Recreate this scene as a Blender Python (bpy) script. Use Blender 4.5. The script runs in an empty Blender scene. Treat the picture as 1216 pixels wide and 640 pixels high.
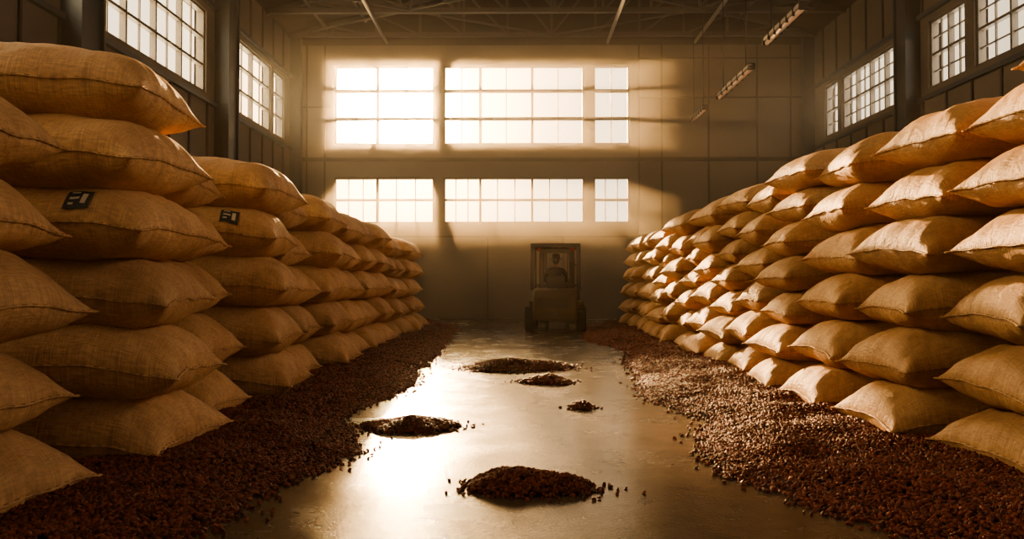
import bpy, bmesh, math, random
import numpy as np
from mathutils import Vector, Matrix, noise, Quaternion
R=math.radians
random.seed(7); rng=np.random.default_rng(7)
scene=bpy.context.scene
col=scene.collection

# ---------------------------------------------------------------- materials
def newmat(name):
    m=bpy.data.materials.new(name); m.use_nodes=True
    nt=m.node_tree; b=nt.nodes['Principled BSDF']
    return m,nt,b
def N(nt,t,**kw):
    n=nt.nodes.new(t)
    for k,v in kw.items(): setattr(n,k,v)
    return n
def noisy(name,c1,c2,scale,rough=(0.5,0.8),bump=0.3,bscale=40,metal=0.0,dist=0.01,stretch=(1,1,1),spec=0.5):
    m,nt,b=newmat(name)
    tc=N(nt,'ShaderNodeTexCoord'); mp=N(nt,'ShaderNodeMapping')
    mp.inputs['Scale'].default_value=stretch
    nt.links.new(tc.outputs['Object'],mp.inputs['Vector'])
    n=N(nt,'ShaderNodeTexNoise'); n.inputs['Scale'].default_value=scale; n.inputs['Detail'].default_value=6
    nt.links.new(mp.outputs[0],n.inputs['Vector'])
    cr=N(nt,'ShaderNodeValToRGB'); cr.color_ramp.elements[0].color=(*c1,1); cr.color_ramp.elements[1].color=(*c2,1)
    cr.color_ramp.elements[0].position=.3; cr.color_ramp.elements[1].position=.7
    nt.links.new(n.outputs['Fac'],cr.inputs[0]); nt.links.new(cr.outputs[0],b.inputs['Base Color'])
    mr=N(nt,'ShaderNodeMapRange'); mr.inputs['From Min'].default_value=.3; mr.inputs['From Max'].default_value=.7
    mr.inputs['To Min'].default_value=rough[0]; mr.inputs['To Max'].default_value=rough[1]
    nt.links.new(n.outputs['Fac'],mr.inputs[0]); nt.links.new(mr.outputs[0],b.inputs['Roughness'])
    b.inputs['Metallic'].default_value=metal
    b.inputs['Specular IOR Level'].default_value=spec
    if bump>0:
        n2=N(nt,'ShaderNodeTexNoise'); n2.inputs['Scale'].default_value=bscale; n2.inputs['Detail'].default_value=5
        nt.links.new(tc.outputs['Object'],n2.inputs['Vector'])
        bp=N(nt,'ShaderNodeBump'); bp.inputs['Strength'].default_value=bump; bp.inputs['Distance'].default_value=dist
        nt.links.new(n2.outputs['Fac'],bp.inputs['Height']); nt.links.new(bp.outputs[0],b.inputs['Normal'])
    return m
M={}
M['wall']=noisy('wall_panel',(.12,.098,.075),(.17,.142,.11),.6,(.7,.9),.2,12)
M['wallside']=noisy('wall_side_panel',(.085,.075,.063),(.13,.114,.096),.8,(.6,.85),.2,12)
M['seam']=noisy('panel_seam',(.035,.031,.027),(.055,.048,.04),2,(.6,.8),0)
M['steel']=noisy('column_steel',(.03,.042,.056),(.05,.065,.08),2,(.4,.6),.15,20,metal=.3)
M['frame']=noisy('window_frame',(.08,.07,.055),(.13,.11,.09),4,(.5,.7),0)
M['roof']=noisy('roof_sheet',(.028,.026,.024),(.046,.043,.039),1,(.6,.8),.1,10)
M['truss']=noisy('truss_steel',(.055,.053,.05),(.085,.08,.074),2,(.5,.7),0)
M['pipe']=noisy('pipe_paint',(.22,.2,.18),(.3,.27,.24),2,(.4,.6),0)
M['tube']=noisy('lamp_tube',(.75,.55,.45),(.85,.65,.55),2,(.3,.4),0)
M['fork']=noisy('forklift_paint',(.04,.028,.014),(.065,.046,.022),3,(.5,.7),.1,30)
M['dark']=noisy('dark_metal',(.012,.011,.010),(.022,.02,.017),5,(.5,.7),.1,30)
M['rubber']=noisy('rubber',(.012,.012,.012),(.02,.018,.017),8,(.75,.9),.3,60)
M['seat']=noisy('vinyl_seat',(.02,.018,.017),(.03,.028,.026),5,(.45,.6),.1,50)
M['shirt']=noisy('shirt',(.022,.018,.014),(.036,.028,.021),6,(.8,.95),.3,80)
M['trouser']=noisy('trousers',(.018,.02,.028),(.03,.032,.04),6,(.8,.95),.3,80)
M['skin']=noisy('skin',(.2,.105,.065),(.25,.13,.08),6,(.5,.6),.05,80)
M['hat']=noisy('felt_hat',(.022,.016,.011),(.036,.027,.018),6,(.85,.95),.3,80)
M['hair']=noisy('hair',(.015,.01,.007),(.03,.02,.012),30,(.5,.6),.3,120)
M['lens']=noisy('tail_lens',(.12,.01,.006),(.18,.015,.008),6,(.2,.3),0)
M['eye']=noisy('eye',(.02,.015,.01),(.04,.03,.02),6,(.1,.2),0)
M['bed']=noisy('bean_bed_mat',(.022,.006,.003),(.06,.018,.009),60,(.6,.8),1,90,dist=.02,spec=.2)
M['ink']=noisy('label_black',(.012,.011,.01),(.02,.018,.016),6,(.6,.8),.2,80)
M['inkw']=noisy('label_white',(.45,.38,.28),(.55,.46,.34),6,(.6,.8),.2,80)

# burlap
def burlap():
    m,nt,b=newmat('burlap')
    uv=N(nt,'ShaderNodeUVMap'); tc=N(nt,'ShaderNodeTexCoord'); oi=N(nt,'ShaderNodeObjectInfo')
    n=N(nt,'ShaderNodeTexNoise'); n.inputs['Scale'].default_value=3.0; n.inputs['Detail'].default_value=5
    add=N(nt,'ShaderNodeVectorMath',operation='ADD'); nt.links.new(tc.outputs['Object'],add.inputs[0]); nt.links.new(oi.outputs['Location'],add.inputs[1])
    nt.links.new(add.outputs[0],n.inputs['Vector'])
    cr=N(nt,'ShaderNodeValToRGB'); e=cr.color_ramp.elements
    e[0].position=.3; e[0].color=(.45,.245,.12,1); e[1].position=.72; e[1].color=(.65,.39,.205,1)
    nt.links.new(n.outputs['Fac'],cr.inputs[0])
    hs=N(nt,'ShaderNodeHueSaturation')
    mr=N(nt,'ShaderNodeMapRange'); mr.inputs['To Min'].default_value=.82; mr.inputs['To Max'].default_value=1.12
    nt.links.new(oi.outputs['Random'],mr.inputs[0]); nt.links.new(mr.outputs[0],hs.inputs['Value'])
    nt.links.new(cr.outputs[0],hs.inputs['Color'])
    # threads
    hs_=[]
    for s in ((150,12,1),(12,150,1)):
        mp=N(nt,'ShaderNodeMapping'); mp.inputs['Scale'].default_value=s
        nt.links.new(uv.outputs[0],mp.inputs['Vector'])
        t=N(nt,'ShaderNodeTexNoise'); t.inputs['Scale'].default_value=1; t.inputs['Detail'].default_value=2
        nt.links.new(mp.outputs[0],t.inputs['Vector']); hs_.append(t)
    mul=N(nt,'ShaderNodeMath',operation='ADD'); nt.links.new(hs_[0].outputs['Fac'],mul.inputs[0]); nt.links.new(hs_[1].outputs['Fac'],mul.inputs[1])
    mr2=N(nt,'ShaderNodeMapRange'); mr2.inputs['From Min'].default_value=.7; mr2.inputs['From Max'].default_value=1.3
    mr2.inputs['To Min'].default_value=.66; mr2.inputs['To Max'].default_value=1.2
    nt.links.new(mul.outputs[0],mr2.inputs[0])
    mx=N(nt,'ShaderNodeVectorMath',operation='SCALE'); nt.links.new(hs.outputs[0],mx.inputs[0]); nt.links.new(mr2.outputs[0],mx.inputs['Scale'])
    nt.links.new(mx.outputs[0],b.inputs['Base Color'])
    b.inputs['Roughness'].default_value=.62; b.inputs['Specular IOR Level'].default_value=.4; b.inputs['Specular Tint'].default_value=(1,.8,.55,1)
    b.inputs['Sheen Weight'].default_value=.25; b.inputs['Sheen Tint'].default_value=(1,.7,.4,1); b.inputs['Sheen Roughness'].default_value=.35
    # wrinkle bump
    w=N(nt,'ShaderNodeTexNoise'); w.inputs['Scale'].default_value=9; w.inputs['Detail'].default_value=3; w.inputs['Distortion'].default_value=1.2
    nt.links.new(add.outputs[0],w.inputs['Vector'])
    b1=N(nt,'ShaderNodeBump'); b1.inputs['Strength'].default_value=.45; b1.inputs['Distance'].default_value=.03
    nt.links.new(w.outputs['Fac'],b1.inputs['Height'])
    b2=N(nt,'ShaderNodeBump'); b2.inputs['Strength'].default_value=.7; b2.inputs['Distance'].default_value=.008
    nt.links.new(mul.outputs[0],b2.inputs['Height']); nt.links.new(b1.outputs[0],b2.inputs['Normal'])
    nt.links.new(b2.outputs[0],b.inputs['Normal'])
    return m
M['burlap']=burlap()
M['thread']=noisy('seam_thread',(.2,.11,.05),(.32,.18,.09),60,(.8,.9),.3,100)

def beanmat():
    m,nt,b=newmat('roasted_bean')
    oi=N(nt,'ShaderNodeObjectInfo'); cr=N(nt,'ShaderNodeValToRGB'); e=cr.color_ramp.elements
    e[0].color=(.05,.013,.009,1); e[1].color=(.23,.062,.038,1)
    nt.links.new(oi.outputs['Random'],cr.inputs[0]); nt.links.new(cr.outputs[0],b.inputs['Base Color'])
    b.inputs['Roughness'].default_value=.42; b.inputs['Specular IOR Level'].default_value=.18
    b.inputs['Specular Tint'].default_value=(1,.72,.58,1)
    return m
M['bean']=beanmat()

def floormat():
    m,nt,b=newmat('polished_concrete')
    tc=N(nt,'ShaderNodeTexCoord')
    n=N(nt,'ShaderNodeTexNoise'); n.inputs['Scale'].default_value=.9; n.inputs['Detail'].default_value=8; n.inputs['Roughness'].default_value=.6
    nt.links.new(tc.outputs['Object'],n.inputs['Vector'])
    cr=N(nt,'ShaderNodeValToRGB'); e=cr.color_ramp.elements
    e[0].position=.3; e[0].color=(.05,.037,.026,1); e[1].position=.75; e[1].color=(.11,.08,.053,1)
    nt.links.new(n.outputs['Fac'],cr.inputs[0]); nt.links.new(cr.outputs[0],b.inputs['Base Color'])
    n2=N(nt,'ShaderNodeTexNoise'); n2.inputs['Scale'].default_value=1.7; n2.inputs['Detail'].default_value=9; n2.inputs['Roughness'].default_value=.7
    nt.links.new(tc.outputs['Object'],n2.inputs['Vector'])
    mr=N(nt,'ShaderNodeMapRange'); mr.inputs['From Min'].default_value=.3; mr.inputs['From Max'].default_value=.7
    mr.inputs['To Min'].default_value=.14; mr.inputs['To Max'].default_value=.34
    nt.links.new(n2.outputs['Fac'],mr.inputs[0]); nt.links.new(mr.outputs[0],b.inputs['Roughness'])
    b.inputs['Specular IOR Level'].default_value=.5
    b.inputs['Specular Tint'].default_value=(1,.8,.55,1)
    n3=N(nt,'ShaderNodeTexNoise'); n3.inputs['Scale'].default_value=45; n3.inputs['Detail'].default_value=6
    nt.links.new(tc.outputs['Object'],n3.inputs['Vector'])
    bp=N(nt,'ShaderNodeBump'); bp.inputs['Strength'].default_value=.24; bp.inputs['Distance'].default_value=.005
    nt.links.new(n3.outputs['Fac'],bp.inputs['Height'])
    n4=N(nt,'ShaderNodeTexNoise'); n4.inputs['Scale'].default_value=3.5; n4.inputs['Detail'].default_value=3
    nt.links.new(tc.outputs['Object'],n4.inputs['Vector'])
    bp2=N(nt,'ShaderNodeBump'); bp2.inputs['Strength'].default_value=.10; bp2.inputs['Distance'].default_value=.03
    nt.links.new(n4.outputs['Fac'],bp2.inputs['Height']); nt.links.new(bp.outputs[0],bp2.inputs['Normal'])
    nt.links.new(bp2.outputs[0],b.inputs['Normal'])
    return m
M['floor']=floormat()

# ---------------------------------------------------------------- mesh helpers
class MB:
    def __init__(s): s.bm=bmesh.new(); s.mats=[]
    def mi(s,mat):
        if mat not in s.mats: s.mats.append(mat)
        return s.mats.index(mat)
    def box(s,x0,x1,y0,y1,z0,z1,mat,bev=0,mtx=None):
        r=bmesh.ops.create_cube(s.bm,size=1)
        vs=r['verts']
        bmesh.ops.scale(s.bm,vec=(abs(x1-x0),abs(y1-y0),abs(z1-z0)),verts=vs)
        bmesh.ops.translate(s.bm,vec=((x0+x1)/2,(y0+y1)/2,(z0+z1)/2),verts=vs)
        if mtx: bmesh.ops.transform(s.bm,matrix=mtx,verts=vs)
        fs=set(f for v in vs for f in v.link_faces)
        i=s.mi(mat)
        for f in fs: f.material_index=i
        if bev>0:
            es=list(set(e for v in vs for e in v.link_edges))
            r=bmesh.ops.bevel(s.bm,geom=es,offset=bev,segments=3,profile=.5,affect='EDGES')
            for f in r['faces']: f.material_index=i
    def beam(s,p,q,w,mat,h=None):
        p=Vector(p);q=Vector(q);d=q-p;L=d.length
        r=bmesh.ops.create_cube(s.bm,size=1); vs=r['verts']
        bmesh.ops.scale(s.bm,vec=(w,h or w,L),verts=vs)
        mt=Matrix.Translation((p+q)/2)@d.to_track_quat('Z','Y').to_matrix().to_4x4()
        bmesh.ops.transform(s.bm,matrix=mt,verts=vs)
        i=s.mi(mat)
        for f in set(f for v in vs for f in v.link_faces): f.material_index=i
    def cyl(s,p,q,r1,mat,r2=None,seg=16):
        p=Vector(p);q=Vector(q);d=q-p
        r=bmesh.ops.create_cone(s.bm,cap_ends=True,segments=seg,radius1=r1,radius2=r1 if r2 is None else r2,depth=d.length)
        vs=r['verts']
        mt=Matrix.Translation((p+q)/2)@d.to_track_quat('Z','Y').to_matrix().to_4x4()
        bmesh.ops.transform(s.bm,matrix=mt,verts=vs)
        i=s.mi(mat)
        for f in set(f for v in vs for f in v.link_faces):
            f.material_index=i; f.smooth=len(f.verts)==4
    def ball(s,c,r,mat,seg=16):
        q=bmesh.ops.create_uvsphere(s.bm,u_segments=seg,v_segments=max(8,seg//2+2),radius=1); vs=q['verts']
        bmesh.ops.scale(s.bm,vec=r,verts=vs); bmesh.ops.translate(s.bm,vec=c,verts=vs)
        i=s.mi(mat)
        for f in set(f for v in vs for f in v.link_faces): f.material_index=i; f.smooth=True
        return vs
    def prof(s,pts,x0,x1,mat,bev=0):   # (y,z) polygon extruded in x
        a=[s.bm.verts.new((x0,y,z)) for y,z in pts]; b=[s.bm.verts.new((x1,y,z)) for y,z in pts]
        i=s.mi(mat); n=len(pts); fs=[]
        fs.append(s.bm.faces.new(a)); fs.append(s.bm.faces.new(b[::-1]))
        for k in range(n): fs.append(s.bm.faces.new((a[k],b[k],b[(k+1)%n],a[(k+1)%n])))
        for f in fs: f.material_index=i
        bmesh.ops.recalc_face_normals(s.bm,faces=fs)
        if bev:
            es=list(set(e for v in a+b for e in v.link_edges))
            r=bmesh.ops.bevel(s.bm,geom=es,offset=bev,segments=3,profile=.5,affect='EDGES')
            for f in r['faces']: f.material_index=i; f.smooth=True
    def torus(s,c,axis,Rr,rr,mat,seg=32,sub=8):
        q=Vector(axis).to_track_quat('Z','Y'); c=Vector(c); g=[]
        for a in range(seg):
            A=2*math.pi*a/seg; g.append([s.bm.verts.new(c+q@Vector(((Rr+rr*math.cos(2*math.pi*k/sub))*math.cos(A),(Rr+rr*math.cos(2*math.pi*k/sub))*math.sin(A),rr*math.sin(2*math.pi*k/sub)))) for k in range(sub)])
        i=s.mi(mat)
        for a in range(seg):
            for k in range(sub):
                f=s.bm.faces.new((g[a][k],g[(a+1)%seg][k],g[(a+1)%seg][(k+1)%sub],g[a][(k+1)%sub])); f.material_index=i; f.smooth=True
    def lathe(s,c,axis,pr,mat,seg=32):  # pr list of (r,h)
        q=Vector(axis).to_track_quat('Z','Y'); c=Vector(c); i=s.mi(mat)
        g=[[s.bm.verts.new(c+q@Vector((r*math.cos(2*math.pi*a/seg),r*math.sin(2*math.pi*a/seg),h))) for a in range(seg)] for r,h in pr]
        for k in range(len(pr)-1):
            for a in range(seg):
                f=s.bm.faces.new((g[k][a],g[k][(a+1)%seg],g[k+1][(a+1)%seg],g[k+1][a])); f.material_index=i; f.smooth=True
        for gg in (g[0][::-1],g[-1]):
            f=s.bm.faces.new(gg); f.material_index=i
    def obj(s,name,parent=None,loc=None):
        me=bpy.data.meshes.new(name); s.bm.to_mesh(me); s.bm.free()
        for m in s.mats: me.materials.append(m)
        o=bpy.data.objects.new(name,me); col.objects.link(o)
        if parent: o.parent=parent
        if loc: o.location=loc
        return o
def empty(name,loc=(0,0,0),rz=0):
    o=bpy.data.objects.new(name,None); o.location=loc; o.rotation_euler=(0,0,rz); col.objects.link(o); return o

# ---------------------------------------------------------------- room
XL,XR,YB,YF=-7.5,9.7,25.0,-6.0
ZE=9.25; XC=(XL+XR)/2; ZR=11.6; T=.3
def wall(name,axis,pos,out,u0,u1,z0,z1,holes,mat):
    b=MB(); us=sorted(set([u0,u1]+[h[0] for h in holes]+[h[1] for h in holes])); zs=sorted(set([z0,z1]+[h[2] for h in holes]+[h[3] for h in holes]))
    p0,p1=(pos,pos+T*out)
    for i in range(len(us)-1):
        for j in range(len(zs)-1):
            um=(us[i]+us[i+1])/2; zm=(zs[j]+zs[j+1])/2
            if any(h[0]<um<h[1] and h[2]<zm<h[3] for h in holes): continue
            if axis=='y': b.box(us[i],us[i+1],min(p0,p1),max(p0,p1),zs[j],zs[j+1],mat)
            else: b.box(min(p0,p1),max(p0,p1),us[i],us[i+1],zs[j],zs[j+1],mat)
    return b.obj(name)
wn=[0]
def window(axis,pos,out,u0,u1,z0,z1,cols,rows,sub=0,w=.10,subr=0):
    wn[0]+=1; b=MB(); m=M['frame']
    def bx(a0,a1,c0,c1,d0,d1):
        lo,hi=sorted((pos+out*d0,pos+out*d1))
        if axis=='y': b.box(a0,a1,lo,hi,c0,c1,m)
        else: b.box(lo,hi,a0,a1,c0,c1,m)
    f=.06
    bx(u0,u1,z0,z0+f,.05,.2); bx(u0,u1,z1-f,z1,.05,.2); bx(u0,u0+f,z0,z1,.05,.2); bx(u1-f,u1,z0,z1,.05,.2)
    ce=[u0]+cols+[u1]; re=[z0]+rows+[z1]
    for c in cols: bx(c-w/2,c+w/2,z0,z1,.06,.19)
    for r in rows: bx(u0,u1,r-w/2,r+w/2,.06,.18)
    for i in range(len(ce)-1):
        for k in range(sub):
            c=ce[i]+(ce[i+1]-ce[i])*(k+1)/(sub+1); bx(c-.016,c+.016,z0,z1,.1,.14)
    for i in range(len(re)-1):
        for k in range(subr):
            c=re[i]+(re[i+1]-re[i])*(k+1)/(subr+1); bx(u0,u1,c-.016,c+.016,.1,.14)
    return b.obj('window_%d'%wn[0])
PX=25/900
def bx_(px): return (px-615)*PX
def bz_(py): return 1.2+(335-py)*PX
U0,U1=bz_(171),bz_(76); L0,L1=bz_(265),bz_(210)
cols3=[(bx_(395),bx_(515),[bx_(447)]),(bx_(526),bx_(694),[bx_(570),bx_(632)]),(bx_(705),bx_(748),[])]
holes=[]
for a,c,_ in cols3: holes+= [(a,c,U0,U1),(a,c,L0,L1)]
wall('wall_back','y',YB,1,XL-T,XR+T,0,ZE,holes,M['wall'])
for a,c,cc in cols3:
    window('y',YB,1,a,c,U0,U1,cc,[bz_(139.5),bz_(106.5)],sub=1,w=.10)
    window('y',YB,1,a,c,L0,L1,cc,[bz_(237)],sub=2,w=.08)
lw=[(-5,-0.5),(1,6),(7,12),(13.3,18.1),(20.0,22.9),(23.15,24.2)]
rw=[(-5,-.5),(1,5),(6,10),(11,13.6),(13.9,16.1),(16.45,17.9),(19.3,22.7),(23,23.95)]
LZ=(5.75,7.75); RZ=(5.75,7.35)
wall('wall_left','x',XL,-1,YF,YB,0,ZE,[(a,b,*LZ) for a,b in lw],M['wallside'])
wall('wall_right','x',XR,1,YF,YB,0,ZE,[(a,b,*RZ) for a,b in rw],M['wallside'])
def grid(a,b,n): return [a+(b-a)*(i+1)/n for i in range(n-1)]
for a,b in lw: 
    n=max(1,round((b-a)/1.2)); window('x',XL,-1,a,b,*LZ,grid(a,b,n),grid(*LZ,3),sub=1,w=.06)
for a,b in rw:
    n=max(1,round((b-a)/.95)); window('x',XR,1,a,b,*RZ,grid(a,b,n),grid(*RZ,2),sub=1,w=.06,subr=1)
wall('wall_front','y',YF,-1,XL-T,XR+T,0,ZE,[(-4,5,0,5.5)],M['wallside'])  # unseen door opening, added to let fill light in behind the camera
b=MB(); b.box(XL-T,XR+T,YF-T,YB+T,-.3,0,M['floor']); b.obj('floor')
# ceiling
b=MB()
for s,(xa,xb) in enumerate(((XL-T,XC),(XC,XR+T))):
    za,zb=(ZE,ZR) if s==0 else (ZR,ZE)
    v=[b.bm.verts.new(p) for p in ((xa,YF-T,za),(xb,YF-T,zb),(xb,YB+T,zb),(xa,YB+T,za),(xa,YF-T,za+.15),(xb,YF-T,zb+.15),(xb,YB+T,zb+.15),(xa,YB+T,za+.15))]
    i=b.mi(M['roof'])
    for q in ((0,1,2,3),(7,6,5,4),(0,4,5,1),(1,5,6,2),(2,6,7,3),(3,7,4,0)): b.bm.faces.new([v[k] for k in q])
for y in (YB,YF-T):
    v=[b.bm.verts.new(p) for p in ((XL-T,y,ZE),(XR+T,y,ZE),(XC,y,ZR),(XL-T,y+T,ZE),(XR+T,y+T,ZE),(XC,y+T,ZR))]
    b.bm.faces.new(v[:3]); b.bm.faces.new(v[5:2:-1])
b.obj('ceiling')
# trusses
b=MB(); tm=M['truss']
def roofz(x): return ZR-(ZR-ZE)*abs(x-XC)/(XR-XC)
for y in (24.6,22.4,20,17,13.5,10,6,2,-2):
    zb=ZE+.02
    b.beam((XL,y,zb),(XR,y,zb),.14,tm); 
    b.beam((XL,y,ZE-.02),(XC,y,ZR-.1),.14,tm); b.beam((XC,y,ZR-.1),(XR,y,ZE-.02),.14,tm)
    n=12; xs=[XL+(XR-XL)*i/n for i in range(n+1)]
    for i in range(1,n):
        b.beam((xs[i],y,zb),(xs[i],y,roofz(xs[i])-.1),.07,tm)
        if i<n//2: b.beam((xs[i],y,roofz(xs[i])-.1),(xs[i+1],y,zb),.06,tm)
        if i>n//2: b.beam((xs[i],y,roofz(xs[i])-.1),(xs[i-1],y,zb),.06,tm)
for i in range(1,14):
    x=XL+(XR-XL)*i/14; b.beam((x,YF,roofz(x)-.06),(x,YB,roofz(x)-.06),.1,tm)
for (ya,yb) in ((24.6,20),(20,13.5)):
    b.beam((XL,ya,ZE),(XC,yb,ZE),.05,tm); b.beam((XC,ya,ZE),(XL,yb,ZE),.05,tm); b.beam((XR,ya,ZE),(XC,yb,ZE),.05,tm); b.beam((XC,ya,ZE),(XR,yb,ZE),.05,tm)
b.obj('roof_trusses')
b=MB()
for x in (-4.35,2.97,5.85): b.cyl((x,YF,ZE-.12),(x,YB,ZE-.12),.055,M['pipe'],seg=10)
b.obj('ceiling_pipes')
# columns
for x,ys,sg in ((XL,(1,6.5,12.65,18.95),1),(XR,(0,5.5,10.5,18.55),-1)):
    for y in ys:
        b=MB(); w=.36 if sg>0 else .3; D=.36
        x0,x1=sorted((x,x+sg*D))
        b.box(x0,x1,y-w,y-w+.05,0,ZE,M['steel']); b.box(x0,x1,y+w-.05,y+w,0,ZE,M['steel']); 
        xm=x+sg*(D-.06); b.box(min(xm,x),max(xm,x),y-w+.05,y+w-.05,0,ZE,M['steel'])
        b.box(x0-.03,x1+.03,y-w-.05,y+w+.05,0,.06,M['steel'])
        b.obj('steel_column')
# wall trims / seams
b=MB(); sm=M['seam']
def vb(x,z0,z1,w=.05): b.box(x-w/2,x+w/2,YB-.03,YB,z0,z1,sm)
def hb(z,x0,x1,w=.05): b.box(x0,x1,YB-.025,YB,z-w/2,z+w/2,sm)
for x in (4.0,4.75,6.3,7.9,9.0): vb(x,0,ZE)
for x in (-7.0,-6.4): vb(x,0,ZE)
for z in (8.6,7.3,5.3): hb(z,4.0,XR)
for z in (7.0,5.3): hb(z,XL,-6.2)
hb(5.25,XL,XR,.12); hb(2.7,XL,XR,.05)
hb(ZE-.1,XL,XR,.2)
for x in (-4.4,-1,1.5): vb(x,0,2.7,.04)
b.obj('trim_back')
b=MB()
for x,sg,zz in ((XL,1,(5.55,7.95)),(XR,-1,(5.55,7.55))):
    xa,xb=sorted((x,x+sg*.04))
    for i in range(32):
        y=YF+.6+i*.98
        b.box(xa,xb,y-.03,y+.03,0,zz[0],sm); b.box(xa,xb,y-.03,y+.03,zz[1],ZE,sm)
    for z in zz: 
        xa2,xb2=sorted((x,x+sg*.1)); b.box(xa2,xb2,YF,YB,z-.05,z+.05,M['steel'])
    b.box(min(x,x+sg*.06),max(x,x+sg*.06),YF,YB,3.0,3.1,M['steel'])
b.obj('trim_side')
b=MB()
b.box(XL,XL+.35,YB-.25,YB,0,ZE,M['steel']); b.box(XR-.35,XR,YB-.25,YB,0,ZE,M['steel'])
b.obj('corner_posts')
# strip lamps
for (ya,yb,x) in ((14.0,16.1,5.29),(18,20.9,5.56),(22.2,23.9,5.5)):
    e=empty('strip_light',(x,(ya+yb)/2,6.3)); h=(yb-ya)/2
    b=MB(); b.box(-.07,.07,-h,h,.02,.10,M['pipe'],.01)
    for i in range(7): yy=-h+2*h*i/6; b.box(-.085,.085,yy-.02,yy+.02,-.05,.11,M['dark'])
    b.obj('housing',e)
    b=MB(); b.cyl((0,-h+.03,-.02),(0,h-.03,-.02),.045,M['tube']); b.obj('tube',e)
    b=MB()
    for yy in (-h*.7,h*.7):
        b.cyl((0,yy,.1),(0,yy,ZE-6.3),.012,M['dark'],seg=6)
    b.obj('hanger_rods',e)

# ---------------------------------------------------------------- sacks
def sack_surf(u,v,side,P):
    L,W,H,seed=P
    c=.045
    au,av=abs(u),abs(v)
    x=L/2*u*(1-c*(1-v*v)*au**3); y=W/2*v*(1-c*1.2*(1-u*u)*av**3)
    ear=(au**10)*(av**10)*.02
    x+=math.copysign(ear,u); y+=math.copysign(ear,v)
    T=H/2*max(0,1-au**3.6)**.52*max(0,1-av**3.2)**.52
    n=noise.noise(Vector((u*1.6+seed*7.3,v*1.6,side*3.1+seed)))
    T*=1+.13*n
    eu=math.exp(-((1-au)/.16)); ev=math.exp(-((1-av)/.18))
    g1=math.sin(v*17+3*noise.noise(Vector((v*2,seed*3.1,side))))*.5+noise.noise(Vector((v*9,u*1.5,seed+5*side)))
    g2=math.sin(u*21+3*noise.noise(Vector((u*2,seed*1.7,side+9))))*.4+noise.noise(Vector((u*11,v*1.5,seed+2*side)))
    ed=min(1,T/(H*.18))
    wr=(.013*eu*g1+.012*ev*g2)*ed
    n2=noise.noise(Vector((u*3.5+v*1.5,v*4.5-u,seed*2+side*4)))
    wr+=.012*(1-abs(n2)*2)*ed*.8
    z=side*(T*(1.0 if side>0 else .92)+wr)
    seamz=.014*noise.noise(Vector((u*2.2,v*2.2,seed*5)))*2
    z+=seamz-.045*(au**2.5)-.03*(av**2.5)
    return Vector((x,y,z))
def make_sack(P,name):
    bm=bmesh.new(); nu,nv=56,46
    su=[math.sin(math.pi/2*(-1+2*i/nu)*1.0) for i in range(nu+1)]
    sv=[math.sin(math.pi/2*(-1+2*i/nv)*1.0) for i in range(nv+1)]
    uvl=bm.loops.layers.uv.new('UVMap'); uvd={}
    grids={}
    for side in (1,-1):
        g=[[None]*(nv+1) for _ in range(nu+1)]
        for i,u in enumerate(su):
            for j,v in enumerate(sv):
                edge=i in(0,nu) or j in(0,nv)
                if side==-1 and edge: g[i][j]=grids[1][i][j]
                else:
                    g[i][j]=bm.verts.new(sack_surf(u,v,side,P)); uvd[g[i][j]]=(u*P[0]/2,v*P[1]/2)
        grids[side]=g
        for i in range(nu):
            for j in range(nv):
                q=[g[i][j],g[i+1][j],g[i+1][j+1],g[i][j+1]]
                if side<0:q.reverse()
                f=bm.faces.new(q); f.smooth=True
    g=grids[1]; ring=[g[i][0] for i in range(nu)]+[g[nu][j] for j in range(nv)]+[g[i][nv] for i in range(nu,0,-1)]+[g[0][j] for j in range(nv,0,-1)]
    n=len(ring); out=[]
    for k,vv in enumerate(ring):
        a=ring[k-1].co; c=ring[(k+1)%n].co; t=(c-a).normalized(); nrm=Vector((t.y,-t.x,0)).normalized()
        out.append(nrm)
    prev=None; L1=[];L2=[];L3=[]
    for k,vv in enumerate(ring):
        wv=.004*math.sin(k*.9)
        o=out[k]
        for L,(d,z) in ((L1,(.004,.008)),(L2,(.018,wv)),(L3,(.004,-.008))):
            nvv=bm.verts.new(vv.co+o*d+Vector((0,0,z))); uvd[nvv]=uvd[vv]; L.append(nvv)
    for A,B in ((L1,L2),(L2,L3)):
        for k in range(n):
            f=bm.faces.new((A[k],B[k],B[(k+1)%n],A[(k+1)%n])); f.smooth=True
    for f in bm.faces:
        for l in f.loops: l[uvl].uv=uvd[l.vert]
    for k in range(0,n,1):
        a=ring[k].co+out[k]*.006; 
        if k%2: continue
        cN=ring[(k+1)%n].co+out[(k+1)%n]*.006
        d=cN-a
        if d.length<.012: continue
        r=bmesh.ops.create_cube(bm,size=1); vs=r['verts']
        bmesh.ops.scale(bm,vec=(.007,.018,d.length*.8),verts=vs)
        bmesh.ops.transform(bm,matrix=Matrix.Translation((a+cN)/2)@d.to_track_quat('Z','Y').to_matrix().to_4x4(),verts=vs)
        for f in set(f for v in vs for f in v.link_faces): f.material_index=1
    me=bpy.data.meshes.new(name); bm.to_mesh(me); bm.free()
    me.materials.append(M['burlap']); me.materials.append(M['thread'])
    return me
SP=[(1.46,1.12,.56,1.3),(1.42,1.16,.54,2.7),(1.50,1.10,.57,4.1),(1.44,1.14,.55,5.9),(1.48,1.12,.56,8.2),(1.40,1.12,.55,9.6)]
SM=[make_sack(P,'sack_mesh_%d'%i) for i,P in enumerate(SP)]
cnt=[0]
def put(parent,k,x,y,z,rz,rx,ry,s=(1,1,1)):
    cnt[0]+=1
    o=bpy.data.objects.new('sack_%d'%cnt[0],SM[k]); col.objects.link(o); o.parent=parent
    o.location=(x,y,z); o.rotation_euler=(rx,ry,rz); o.scale=s
    return o
def rr(a): return random.uniform(-a,a)
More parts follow.
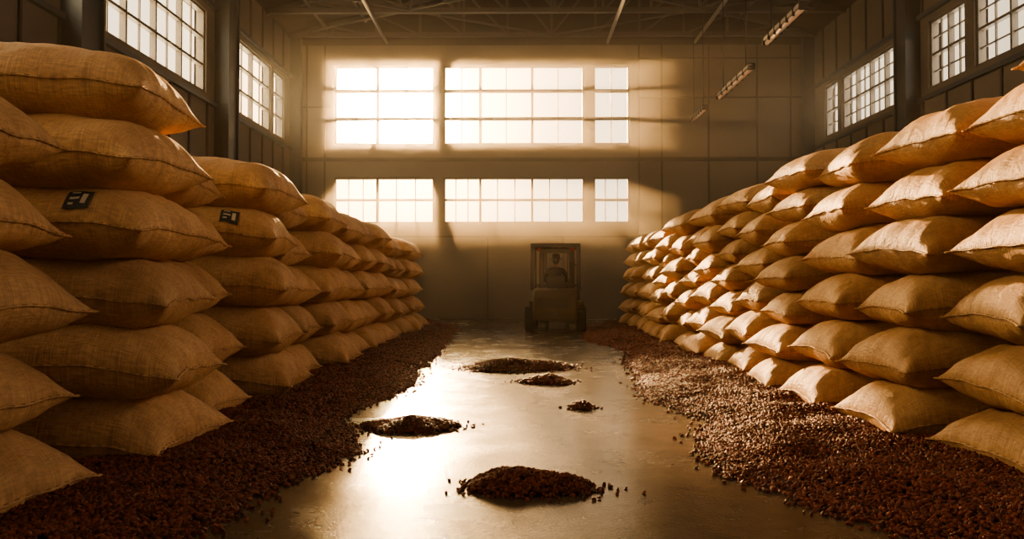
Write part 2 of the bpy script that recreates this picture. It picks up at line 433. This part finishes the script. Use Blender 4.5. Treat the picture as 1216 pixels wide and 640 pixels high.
left=empty('burlap_sack_pile'); right=empty('burlap_sack_pile')
labels=[]
def stack(parent,xface,yc,n,pitch,sgn,taper,W=1.1,jit=1,back=0,tag=None):
    for i in range(n):
        k=random.randrange(6); L=SP[k][0]
        x=xface+sgn*(L/2+taper*i)+rr(.06)*jit
        zs=(pitch/.56)*1.16
        z=.235*zs*1.0+pitch*i+.01
        flip=math.pi if random.random()<.5 else 0
        o=put(parent,k,x,yc+rr(.06)*jit,z,rr(R(7))*jit+flip,rr(R(1.5)),0,(1,W/1.12,zs))
        t=R(random.uniform(0,3.5))*(-sgn)
        o.rotation_euler[1]=t if not flip else -t
        if tag is not None and i in tag: labels.append((o,k,flip))
yl=[(3.72,5,.445,1.0,None),(5.2,6,.455,1.0,(3,)),(6.45,5,.465,.85,None),(7.85,5,.485,1.05,(3,)),(9.1,5,.465,.95,None),(10.45,5,.475,1.1,None)]
y=11.7
while y<20: yl.append((y,5,.46 if y<15 else .435,1.08,None)); y+=1.2
for i,(yc,n,p,W,tag) in enumerate(yl):
    xf={0:-2.38,1:-2.16,2:-2.50,3:-2.28,4:-2.48}.get(i,-2.34+rr(.05))
    stack(left,xf,yc,n,p,-1,.035,W,tag=tag)
    if i<9: stack(left,xf-1.5,yc+.05,n,p,-1,.035,W)
    if i<3: stack(left,xf-2.95,yc+.05,n,p,-1,.03,W)
yr=[(4.75,6,.42,.98),(5.95,6,.425,1.0),(7.2,6,.425,1.05),(8.45,7,.375,1.05)]
y=9.65
i=0
while y<20.5: yr.append((y,(6,7)[i%2] if y<16 else 6,(.42,.365)[i%2] if y<16 else .40,1.05)); y+=1.17; i+=1
for i,(yc,n,p,W) in enumerate(yr):
    xf=2.72+rr(.05)+(.1 if i==0 else 0)
    stack(right,xf,yc,n,p,1,.055,W)
    if i<9: stack(right,xf+1.5,yc+.05,n,p,1,.04,W)
    if i<2: stack(right,xf+3.0,yc+.05,n,p,1,.04,W)
put(right,2,4.15+.1,4.75,.235+6*.42,R(5),0,0)
for o,k,flip in labels:
    P=SP[k]; b=MB()
    def patch(u0,u1,v0,v1,off,mat,n=12):
        g=[]
        for i in range(n+1):
            row=[]
            for j in range(n+1):
                u=u0+(u1-u0)*i/n; v=v0+(v1-v0)*j/n
                p=sack_surf(u,v,1,P); e=1e-3
                nn=(sack_surf(u+e,v,1,P)-p).cross(sack_surf(u,v+e,1,P)-p).normalized()
                row.append(b.bm.verts.new(p+nn*off))
            g.append(row)
        mi=b.mi(mat)
        for i in range(n):
            for j in range(n):
                f=b.bm.faces.new((g[i][j],g[i+1][j],g[i+1][j+1],g[i][j+1])); f.material_index=mi; f.smooth=True
    sv=1 if flip else -1; su=-1 if flip else 1
    def F(a,b_,c,d,off,mat):
        u0,u1=sorted((su*(a+.36),su*(b_+.36))); 
        v0,v1=sorted((sv*c,sv*d)); patch(u0,u1,v0,v1,off,mat)
    F(-.10,.14,.81,.97,.010,M['ink'])
    F(.05,.10,.85,.94,.014,M['inkw']); F(-.06,.02,.83,.85,.014,M['inkw']); F(-.06,.03,.885,.905,.014,M['inkw']); F(-.06,-.01,.93,.945,.014,M['inkw'])
    b.obj('printed_label',o)

# ---------------------------------------------------------------- beans
def make_bean():
    bm=bmesh.new(); bmesh.ops.create_uvsphere(bm,u_segments=10,v_segments=8,radius=1)
    for v in bm.verts:
        x,y,z=v.co
        z2=z if z<0 else z*.55
        if z>0: z2-=.25*math.exp(-(y/.22)**2)*(1-x*x)
        v.co=Vector((x*.0165,y*.0115,z2*.0095))
    for f in bm.faces: f.smooth=True
    me=bpy.data.meshes.new('bean'); bm.to_mesh(me); bm.free(); me.materials.append(M['bean'])
    return me
bean_me=make_bean()
def scatter(name,pts,parent,beanobj,scl=1.0):
    me=bpy.data.meshes.new(name); me.vertices.add(len(pts)); me.vertices.foreach_set('co',np.asarray(pts,dtype=np.float32).ravel())
    o=bpy.data.objects.new(name,me); col.objects.link(o); o.parent=parent
    ng=bpy.data.node_groups.new(name+'_gn','GeometryNodeTree')
    ng.interface.new_socket('Geometry',in_out='INPUT',socket_type='NodeSocketGeometry'); ng.interface.new_socket('Geometry',in_out='OUTPUT',socket_type='NodeSocketGeometry')
    gi=ng.nodes.new('NodeGroupInput'); go=ng.nodes.new('NodeGroupOutput'); ip=ng.nodes.new('GeometryNodeInstanceOnPoints')
    oi=ng.nodes.new('GeometryNodeObjectInfo'); oi.inputs['Object'].default_value=beanobj
    rv=ng.nodes.new('FunctionNodeRandomValue'); rv.data_type='FLOAT_VECTOR'
    rv.inputs[0].default_value=(-.9,-.9,0); rv.inputs[1].default_value=(3.6,.9,6.283)
    rs=ng.nodes.new('FunctionNodeRandomValue'); rs.data_type='FLOAT'; rs.inputs[2].default_value=.8*scl; rs.inputs[3].default_value=1.15*scl; rs.inputs['Seed'].default_value=5
    l=ng.links.new
    l(gi.outputs[0],ip.inputs['Points']); l(oi.outputs['Geometry'],ip.inputs['Instance']); l(rv.outputs[0],ip.inputs['Rotation']); l(rs.outputs[1],ip.inputs['Scale']); l(ip.outputs[0],go.inputs[0])
    md=o.modifiers.new('scatter','NODES'); md.node_group=ng
    return o
LB=[(2.2,-1.6),(3.54,-1.62),(4.4,-1.45),(5.3,-1.17),(5.9,-1.35),(6.5,-1.6),(7.4,-1.5),(8.6,-1.25),(10,-1.4),(13.5,-1.4),(16,-1.5),(19.6,-1.6),(22,-2.1)]
RB=[(2.2,2.1),(3.3,2.0),(4.1,1.6),(4.8,1.32),(5.8,1.42),(6.5,1.74),(7.3,1.5),(8,1.33),(9.5,1.6),(11.4,1.65),(12.7,2.0),(14,1.8),(15.4,1.45),(18,1.6),(21,2.0),(22,2.4)]
def spill(B,sgn,outx_near,outx,name):
    e=empty(name)
    ys=[p[0] for p in B]; xs=[abs(p[1]) for p in B]
    def bound(y): 
        return float(np.interp(y,ys,xs))+.10*noise.noise(Vector((y*1.7,sgn*3,0)))+.06*noise.noise(Vector((y*5,sgn*3,4)))
    def hgt(d,x,y):
        t=max(0,min(1,d/.55)); t=t*t*(3-2*t)
        return t*(.085+.05*noise.noise(Vector((x*2.2,y*2.2,sgn))))+min(.012,max(0,d*.2))
    def outer(y): return outx_near if y<4.6 else outx
    b=MB(); mi=b.mi(M['bed']); rows=[]
    yy=np.linspace(2.2,22,200)
    for y in yy:
        bo=bound(y)+.03; ou=outer(y); r=[]
        for k in range(21):
            f=(k/20)**1.5; X=bo+(ou-bo)*f; d=X-bo
            r.append(b.bm.verts.new((sgn*X,y,hgt(d,X,y)+.001)))
        rows.append(r)
    for i in range(len(rows)-1):
        for k in range(20):
            f=b.bm.faces.new((rows[i][k],rows[i+1][k],rows[i+1][k+1],rows[i][k+1])); f.smooth=True
    bmesh.ops.recalc_face_normals(b.bm,faces=b.bm.faces[:])
    b.obj('bean_bed',e)
    pts=[];pts2=[]
    y=2.2
    while y<22:
        dy=.05; bo=bound(y); ou=outer(y); rho=3600 if y<6 else (2600 if y<9 else (1700 if y<13 else 1000))
        n=int((ou-bo)*dy*rho)
        Y=y+rng.random(n)*dy; X=bo+(ou-bo)*rng.random(n)
        for a,c in zip(X,Y): 
            d=a-bound(c); h=hgt(d-.02,a,c)
            (pts if c<9 else pts2).append((sgn*a,c,h+.008+rng.random()*.012))
        m=int(dy*rho*.055)
        for a,c in zip(bo-rng.exponential(.045,m),y+rng.random(m)*dy): (pts if c<9 else pts2).append((sgn*a,c,.007))
        y+=dy
    be=bpy.data.objects.new('loose_bean',bean_me); col.objects.link(be); be.parent=e; be.location=(sgn*(bound(5)-.12),5,.0085)
    scatter('beans_a',pts,e,be,1.0); scatter('beans_b',pts2,e,be,1.35)
    return len(pts)+len(pts2)
print('beans',spill(LB,-1,4.6,2.9,'coffee_bean_spill'),spill(RB,1,4.6,3.3,'coffee_bean_spill'))
for (x,y,a,bb,h,n) in ((.03,4.42,.36,.19,.11,1700),(-.87,6.27,.40,.26,.075,1600),(0,10.6,.74,.5,.12,3000),(.36,9.1,.31,.24,.07,900),(.60,7.25,.13,.10,.04,180)):
    e=empty('coffee_bean_heap',(x,y,0)); b=MB(); mi=b.mi(M['bed'])
    def hh(r,th):
        q=max(0,1-r); return h*(q*(1.6-.6*q))*(1+.5*noise.noise(Vector((x*5+math.cos(th)*r*1.6,y+math.sin(th)*r*1.6,1))))
    def rad(th): return 1+.3*noise.noise(Vector((math.cos(th)*1.3+x*3,math.sin(th)*1.3,y)))+.12*noise.noise(Vector((math.cos(th)*4+x*3,math.sin(th)*4,y)))
    c=b.bm.verts.new((0,0,hh(0,0))); prev=None; rings=[]
    for k in range(1,9):
        r=k/8; ring=[]
        for t in range(32):
            th=2*math.pi*t/32; R_=rad(th)*.9; ring.append(b.bm.verts.new((a*r*R_*math.cos(th),bb*r*R_*math.sin(th),hh(r,th)+.001)))
        rings.append(ring)
    for t in range(32):
        b.bm.faces.new((c,rings[0][t],rings[0][(t+1)%32])).smooth=True
        for k in range(7): b.bm.faces.new((rings[k][t],rings[k+1][t],rings[k+1][(t+1)%32],rings[k][(t+1)%32])).smooth=True
    b.obj('heap_core',e)
    pts=[]
    for _ in range(n):
        th=rng.random()*2*math.pi; r=math.sqrt(rng.random()); R_=rad(th)
        pts.append((a*r*R_*math.cos(th),bb*r*R_*math.sin(th),hh(r,th)*1.0+.008+rng.random()*.014))
    for _ in range(int(n*.07)):
        th=rng.random()*2*math.pi; r=1+rng.exponential(.16); R_=rad(th)
        pts.append((a*r*R_*math.cos(th),bb*r*R_*math.sin(th),.007))
    be=bpy.data.objects.new('loose_bean',bean_me); col.objects.link(be); be.parent=e; be.location=(a*1.25,0,.0085)
    scatter('beans',pts,e,be,.9 if y<7 else 1.1)

# ---------------------------------------------------------------- forklift
FL=empty('forklift',(.96,19.1,0),R(-4))
fk=M['fork'];dk=M['dark']
b=MB()
b.prof([(-1.12,.28),(-1.2,.5),(-1.2,.86),(-1.1,1.02),(-.62,1.05),(-.62,.28)],-.53,.53,fk,.05)
b.box(-.30,.30,-1.215,-1.19,.62,.82,dk,.01)
for i in range(5): b.box(-.28,.28,-1.225,-1.21,.645+i*.035,.66+i*.035,fk)
b.cyl((0,-1.19,.46),(0,-1.26,.46),.06,dk)
b.obj('counterweight',FL)
b=MB()
b.box(-.5,.5,-.65,1.0,.26,.52,fk,.03)
b.box(-.42,.42,-.62,.18,.5,.90,fk,.04)
b.prof([(.72,.5),(.95,.5),(.95,1.0),(.82,1.12),(.72,1.12)],-.48,.48,fk,.02)
for s in (-1,1):
    b.box(s*.48,s*.71,.35,1.05,.66,.71,fk,.015); b.prof([(.35,.5),(.35,.70),(.42,.70),(.42,.5)],min(s*.48,s*.7),max(s*.48,s*.7),fk,.01)
    b.box(s*.5,s*.66,-.15,.3,.30,.34,dk,.01)
b.obj('chassis',FL)
b=MB()
b.box(-.25,.25,-.38,.12,.88,.98,M['seat'],.035)
b.box(-.24,.24,-.46,-.36,.95,1.36,M['seat'],.035)
b.obj('operator_seat',FL)
for nm,x,y,r in (('wheel_1',-.62,-.72,.30),('wheel_2',.62,-.72,.30),('wheel_3',-.60,.72,.33),('wheel_4',.60,.72,.33)):
    b=MB(); w=.12
    b.lathe((x,y,r),(1,0,0),[(.15,-w*.8),(r*.72,-w),(r*.93,-w*.95),(r,-w*.7),(r,w*.7),(r*.93,w*.95),(r*.72,w),(.15,w*.8)],M['rubber'],36)
    b.lathe((x,y,r),(1,0,0),[(.10,-w*.6-.05),(.17,-w*.9),(.17,w*.9),(.10,w*.6+.05)],fk,24)
    for i in range(20):
        A=2*math.pi*i/20; c=Vector((x,y+math.cos(A)*r*.985,r+math.sin(A)*r*.985))
        mt=Matrix.Translation(c)@Matrix.Rotation(A,4,'X')
        b.box(-w*.85,w*.85,-.018,.012,-.02,.02,M['rubber'],0,mt)
    b.obj(nm,FL)
b=MB()
for s in (-1,1):
    b.beam((s*.56,-.72,1.0),(s*.56,-.66,2.08),.09,dk,.07)
    b.beam((s*.56,.88,.7),(s*.56,.62,2.08),.08,dk,.07)
    b.beam((s*.56,-.70,2.09),(s*.56,.68,2.09),.09,dk,.09)
b.beam((-.60,-.68,2.09),(.60,-.68,2.09),.10,dk,.10); b.beam((-.60,.66,2.09),(.60,.66,2.09),.09,dk,.09)
for i in range(7): x=-.42+.14*i; b.beam((x,-.68,2.10),(x,.66,2.10),.035,dk,.05)
b.beam((-.56,-.70,1.12),(.56,-.70,1.12),.05,dk)
for s in (-1,1): b.box(s*.40-.05,s*.40+.05,-.76,-.72,1.95,2.03,M['lens'],.01)
b.beam((.56,.7,1.62),(.44,.66,1.66),.02,dk); b.box(.34,.46,.64,.67,1.55,1.75,dk,.01)
b.obj('overhead_guard',FL)
b=MB()
for s in (-1,1):
    b.box(s*.43-.04,s*.43+.04,1.08,1.20,.08,2.05,dk,.008); b.box(s*.36-.03,s*.36+.03,1.12,1.22,.1,2.0,dk,.006)
    b.cyl((s*.29,1.13,.15),(s*.29,1.13,1.3),.025,dk); b.cyl((s*.29,1.13,1.3),(s*.29,1.13,1.98),.014,M['dark'])
    b.beam((s*.3,.85,.6),(s*.38,1.1,.9),.05,dk)
for z in (.2,1.1,2.02): b.box(-.45,.45,1.08,1.16,z-.05,z+.05,dk,.01)
b.obj('mast',FL)
b=MB()
for z in (.22,.60): b.box(-.48,.48,1.22,1.28,z-.05,z+.05,dk,.01)
for x in (-.44,-.15,.15,.44): b.box(x-.02,x+.02,1.22,1.26,.2,1.1,dk)
b.box(-.46,.46,1.22,1.26,1.07,1.11,dk)
for s in (-1,1): b.prof([(1.28,.65),(1.33,.65),(1.34,.12),(2.35,.075),(2.35,.06),(1.28,.05)],s*.28-.055,s*.28+.055,dk,.006)
b.obj('fork_carriage',FL)
b=MB()
SW=Vector((0,.47,1.30)); ax=Vector((0,-.55,.83)).normalized()
b.beam((0,.75,.9),SW,.05,dk); b.torus(SW,ax,.17,.014,dk)
q=ax.to_track_quat('Z','Y')
for a in (90,210,330): b.beam(SW,SW+q@Vector((.17*math.cos(R(a)),.17*math.sin(R(a)),0)),.02,dk)
b.ball(SW,(.035,.035,.035),dk)
for x in (.25,.32): b.cyl((x,.6,1.0),(x,.55,1.25),.01,dk,seg=8); b.ball((x,.55,1.26),(.02,.02,.02),dk,8)
b.obj('steering',FL)

# ---- driver
def skinned(verts,edges,rads,root=0,sub=2):
    me=bpy.data.meshes.new('sk'); me.from_pydata(verts,edges,[]); o=bpy.data.objects.new('sk',me); col.objects.link(o)
    md=o.modifiers.new('s','SKIN'); md.use_smooth_shade=True; sv=me.skin_vertices[0].data
    for i,r in enumerate(rads):
        sv[i].radius=r if isinstance(r,tuple) else (r,r); sv[i].use_root=(i==root)
    sb=o.modifiers.new('u','SUBSURF'); sb.levels=sub; sb.render_levels=sub
    dg=bpy.context.evaluated_depsgraph_get(); dg.update()
    m2=bpy.data.meshes.new_from_object(o.evaluated_get(dg)); bpy.data.objects.remove(o); 
    for p in m2.polygons: p.use_smooth=True
    return m2
DR=empty('forklift_driver'); DR.parent=FL
V=[];E=[];Rd=[]
def vtx(p,r,par=None):
    V.append(p);Rd.append(r)
    if par is not None:E.append((par,len(V)-1))
    return len(V)-1
pel=vtx((0,-.20,1.08),(.165,.12)); w1=vtx((0,-.21,1.22),(.15,.11),pel); ch=vtx((0,-.20,1.38),(.175,.125),w1); st=vtx((0,-.19,1.50),(.13,.09),ch)
nk=vtx((0,-.18,1.57),.055,st); nk2=vtx((0,-.165,1.64),.052,nk)
wr=[]
for s in (-1,1):
    sh=vtx((s*.19,-.19,1.48),.068,st); 
    ua=vtx((s*.255,-.12,1.36),.058,sh); el=vtx((s*.27,.04,1.22),.046,ua); fa=vtx((s*.235,.18,1.26),.042,el)
    wp=Vector((s*.185,.36,1.335)); w=vtx(tuple(wp),.029,fa); wr.append((s,wp))
    hp=vtx((s*.10,-.14,1.05),.095,pel); th=vtx((s*.15,.08,1.07),.088,hp); kn=vtx((s*.17,.28,1.07),.066,th); cf=vtx((s*.17,.33,.86),.058,kn); an=vtx((s*.17,.34,.63),.042,cf)
    ft=vtx((s*.175,.36,.575),.042,an); toe=vtx((s*.18,.50,.555),.034,ft)
m2=skinned(V,E,Rd)
for mm in ('shirt','trouser','skin','dark'): m2.materials.append(M[mm])
for p in m2.polygons:
    c=p.center
    if c.z>1.565 and abs(c.x)<.1: p.material_index=2
    elif c.z<.64: p.material_index=3
    elif c.z<1.14: p.material_index=1
    elif c.y>.31 and c.z>1.25: p.material_index=2
    else: p.material_index=0
o=bpy.data.objects.new('body',m2); col.objects.link(o); o.parent=DR
for s,wp in wr:
    c=SW+q@Vector((s*.17,0.0,0)); V=[];E=[];Rd=[]
    root=vtx(tuple(wp),(.026,.02)); d=(c-wp); 
    up=q@Vector((0,1,0)); n=ax
    base=wp+d*.55+n*.02
    palm=vtx(tuple(base),(.036,.016),root)
    for k in range(4):
        ln=(.9,1,.95,.78)[k]; off=up*((k-1.5)*.019)
        kn=vtx(tuple(c+off+n*.026-Vector((s*.01,0,0))),.0095,palm)
        a=vtx(tuple(c+off+n*.02+q@Vector((s*.022*ln,0,0))),.0085,kn)
        e2=vtx(tuple(c+off-n*.016+q@Vector((s*.022*ln,0,0))),.008,a)
        vtx(tuple(c+off-n*.026*ln),.007,e2)
    t1=vtx(tuple(base+up*.035-n*.005),.012,palm); t2=vtx(tuple(c+up*.05-q@Vector((s*.02,0,0))),.0095,t1); vtx(tuple(c+up*.055-n*.015),.008,t2)
    mh=skinned(V,E,Rd,0,1); mh.materials.append(M['skin']); o=bpy.data.objects.new('hand_%d'%(1 if s<0 else 2),mh); col.objects.link(o); o.parent=DR
b=MB(); hc=Vector((0,-.135,1.735))
vs=b.ball(hc,(.078,.098,.118),M['skin'],28)
for v in vs:
    l=v.co-hc
    if l.y>0:
        l.y+=.022*math.exp(-((l.x/.014)**2+((l.z+.01)/.022)**2)); l.y-=.008*math.exp(-(((abs(l.x)-.032)/.016)**2+((l.z-.012)/.014)**2))
        l.y+=.01*math.exp(-((l.x/.03)**2+((l.z+.085)/.03)**2))
    if l.z<-.03: l.x*=1-.25*min(1,(-l.z-.03)/.09)
    v.co=hc+l
for s in (-1,1):
    b.ball(hc+Vector((s*.08,-.005,-.005)),(.012,.022,.032),M['skin'],10); b.ball(hc+Vector((s*.031,.082,.012)),(.012,.01,.009),M['eye'],10)
b.ball(hc+Vector((0,.086,-.05)),(.024,.008,.007),M['lens'],10)
b.ball(hc+Vector((0,-.022,.012)),(.083,.094,.112),M['hair'],20)
b.obj('head',DR)
b=MB(); b.lathe(hc+Vector((0,0,.055)),(0,-.08,1),[(.085,-.004),(.175,-.012),(.18,-.004),(.178,.002),(.10,.008),(.096,.07),(.085,.105),(.05,.118),(.004,.112)],M['hat'],32)
b.obj('hat',DR)

# ---------------------------------------------------------------- haze (dust thickens towards the far, sunlit end)
HZ=empty('dust_haze')
for nm,ya,yb,parts in (('haze_front',YF+.01,15.5,((.0009,.35),)),('haze_mid',15.5,20.2,((.0026,.45),)),('haze_back',20.2,YB-.01,((.005,.9),(.030,.4)))):
    hz=bpy.data.materials.new(nm); hz.use_nodes=True; nt=hz.node_tree; nt.nodes.clear()
    ou=nt.nodes.new('ShaderNodeOutputMaterial'); last=None
    for dn,g in parts:
        vsn=nt.nodes.new('ShaderNodeVolumeScatter'); vsn.inputs['Color'].default_value=(1,.85,.63,1); vsn.inputs['Density'].default_value=dn; vsn.inputs['Anisotropy'].default_value=g
        if last:
            ad=nt.nodes.new('ShaderNodeAddShader'); nt.links.new(last.outputs[0],ad.inputs[0]); nt.links.new(vsn.outputs[0],ad.inputs[1]); last=ad
        else: last=vsn
    nt.links.new(last.outputs[0],ou.inputs['Volume'])
    b=MB(); b.box(XL+.01,XR-.01,ya,yb-.001,.002,ZE-.01,hz); b.obj(nm,HZ)

# ---------------------------------------------------------------- world + lights
sd=Vector((-.1556,1,.2278)).normalized()
w=bpy.data.worlds.new('world'); scene.world=w; w.use_nodes=True; nt=w.node_tree; nt.nodes.clear()
tc=N(nt,'ShaderNodeTexCoord'); dot=N(nt,'ShaderNodeVectorMath',operation='DOT_PRODUCT'); dot.inputs[1].default_value=sd
nt.links.new(tc.outputs['Generated'],dot.inputs[0])
mx0=N(nt,'ShaderNodeMath',operation='MAXIMUM'); mx0.inputs[1].default_value=0; nt.links.new(dot.outputs['Value'],mx0.inputs[0])
def term(p,colr):
    a=N(nt,'ShaderNodeMath',operation='POWER'); a.inputs[1].default_value=p; nt.links.new(mx0.outputs[0],a.inputs[0])
    s=N(nt,'ShaderNodeVectorMath',operation='SCALE'); s.inputs[0].default_value=colr; nt.links.new(a.outputs[0],s.inputs['Scale']); return s
base=N(nt,'ShaderNodeVectorMath',operation='ADD'); base.inputs[0].default_value=(.45,.37,.27)
t1=term(3,(1.7,1.35,.88)); t2=term(120,(22,12,4)); t3=term(1500,(1300,850,360))
nt.links.new(t1.outputs[0],base.inputs[1])
a2=N(nt,'ShaderNodeVectorMath',operation='ADD'); nt.links.new(base.outputs[0],a2.inputs[0]); nt.links.new(t2.outputs[0],a2.inputs[1])
a3=N(nt,'ShaderNodeVectorMath',operation='ADD'); nt.links.new(a2.outputs[0],a3.inputs[0]); nt.links.new(t3.outputs[0],a3.inputs[1])
bg=N(nt,'ShaderNodeBackground'); nt.links.new(a3.outputs[0],bg.inputs['Color']); bg.inputs['Strength'].default_value=1.0
wo=N(nt,'ShaderNodeOutputWorld'); nt.links.new(bg.outputs[0],wo.inputs['Surface'])

s=bpy.data.lights.new('sun','SUN'); s.energy=18; s.color=(1,.58,.25); s.angle=R(1.0); so=bpy.data.objects.new('sun',s); so.rotation_euler=sd.to_track_quat('Z','Y').to_euler(); so.location=(-4,30,8); col.objects.link(so)
def area(name,loc,direc,sx,sy,power,colr,portal=False,spread=180):
    l=bpy.data.lights.new(name,'AREA'); l.shape='RECTANGLE'; l.size=sx; l.size_y=sy; l.energy=power; l.color=colr; l.spread=R(spread)
    o=bpy.data.objects.new(name,l); o.location=loc; o.rotation_euler=(-Vector(direc)).to_track_quat('Z','Y').to_euler(); col.objects.link(o)
    if portal: l.cycles.is_portal=True
    return o
for a,c,_ in cols3:
    for z0,z1 in ((U0,U1),(L0,L1)):
        o=area('sky_portal',((a+c)/2,YB+.25,(z0+z1)/2),(0,-1,0),c-a,z1-z0,1,(1,1,1),True); o.rotation_euler=(R(-90),0,0)
o=area('sky_portal',(.5,YF-.2,2.75),(0,1,0),9,5.5,1,(1,1,1),True); o.rotation_euler=(R(90),0,0)  # samples the sky fill through the added opening in the front wall
for a,c in lw:  # area lamps stand in for daylight; unseen near ones added to light right sacks
    A=(c-a)*2.0; o=area('window_daylight_fill',(XL-.25,(a+c)/2,6.75),(1,0,0),2.0,c-a,A*math.pi*10.5,(1,.75,.44))
    o.rotation_euler=(0,R(-90),0)
for a,c in rw:  # lamps in place of daylight; unseen near ones stronger, added fill for left sacks
    A=(c-a)*1.6; o=area('window_daylight_fill',(XR+.25,(a+c)/2,6.55),(-1,0,0),1.6,c-a,A*math.pi*(10 if c<11 else 5),(1,.82,.6))
    o.rotation_euler=(0,R(90),0)

# ---------------------------------------------------------------- camera
cam=bpy.data.cameras.new('camera'); cam.lens=36*900/1216; cam.sensor_width=36; cam.clip_end=200
co=bpy.data.objects.new('camera',cam); co.location=(0,0,1.2); co.rotation_euler=(R(90.95),0,R(.45)); col.objects.link(co); scene.camera=co
scene.view_settings.view_transform='AgX'; scene.view_settings.look='AgX - Medium High Contrast'; scene.view_settings.exposure=.12
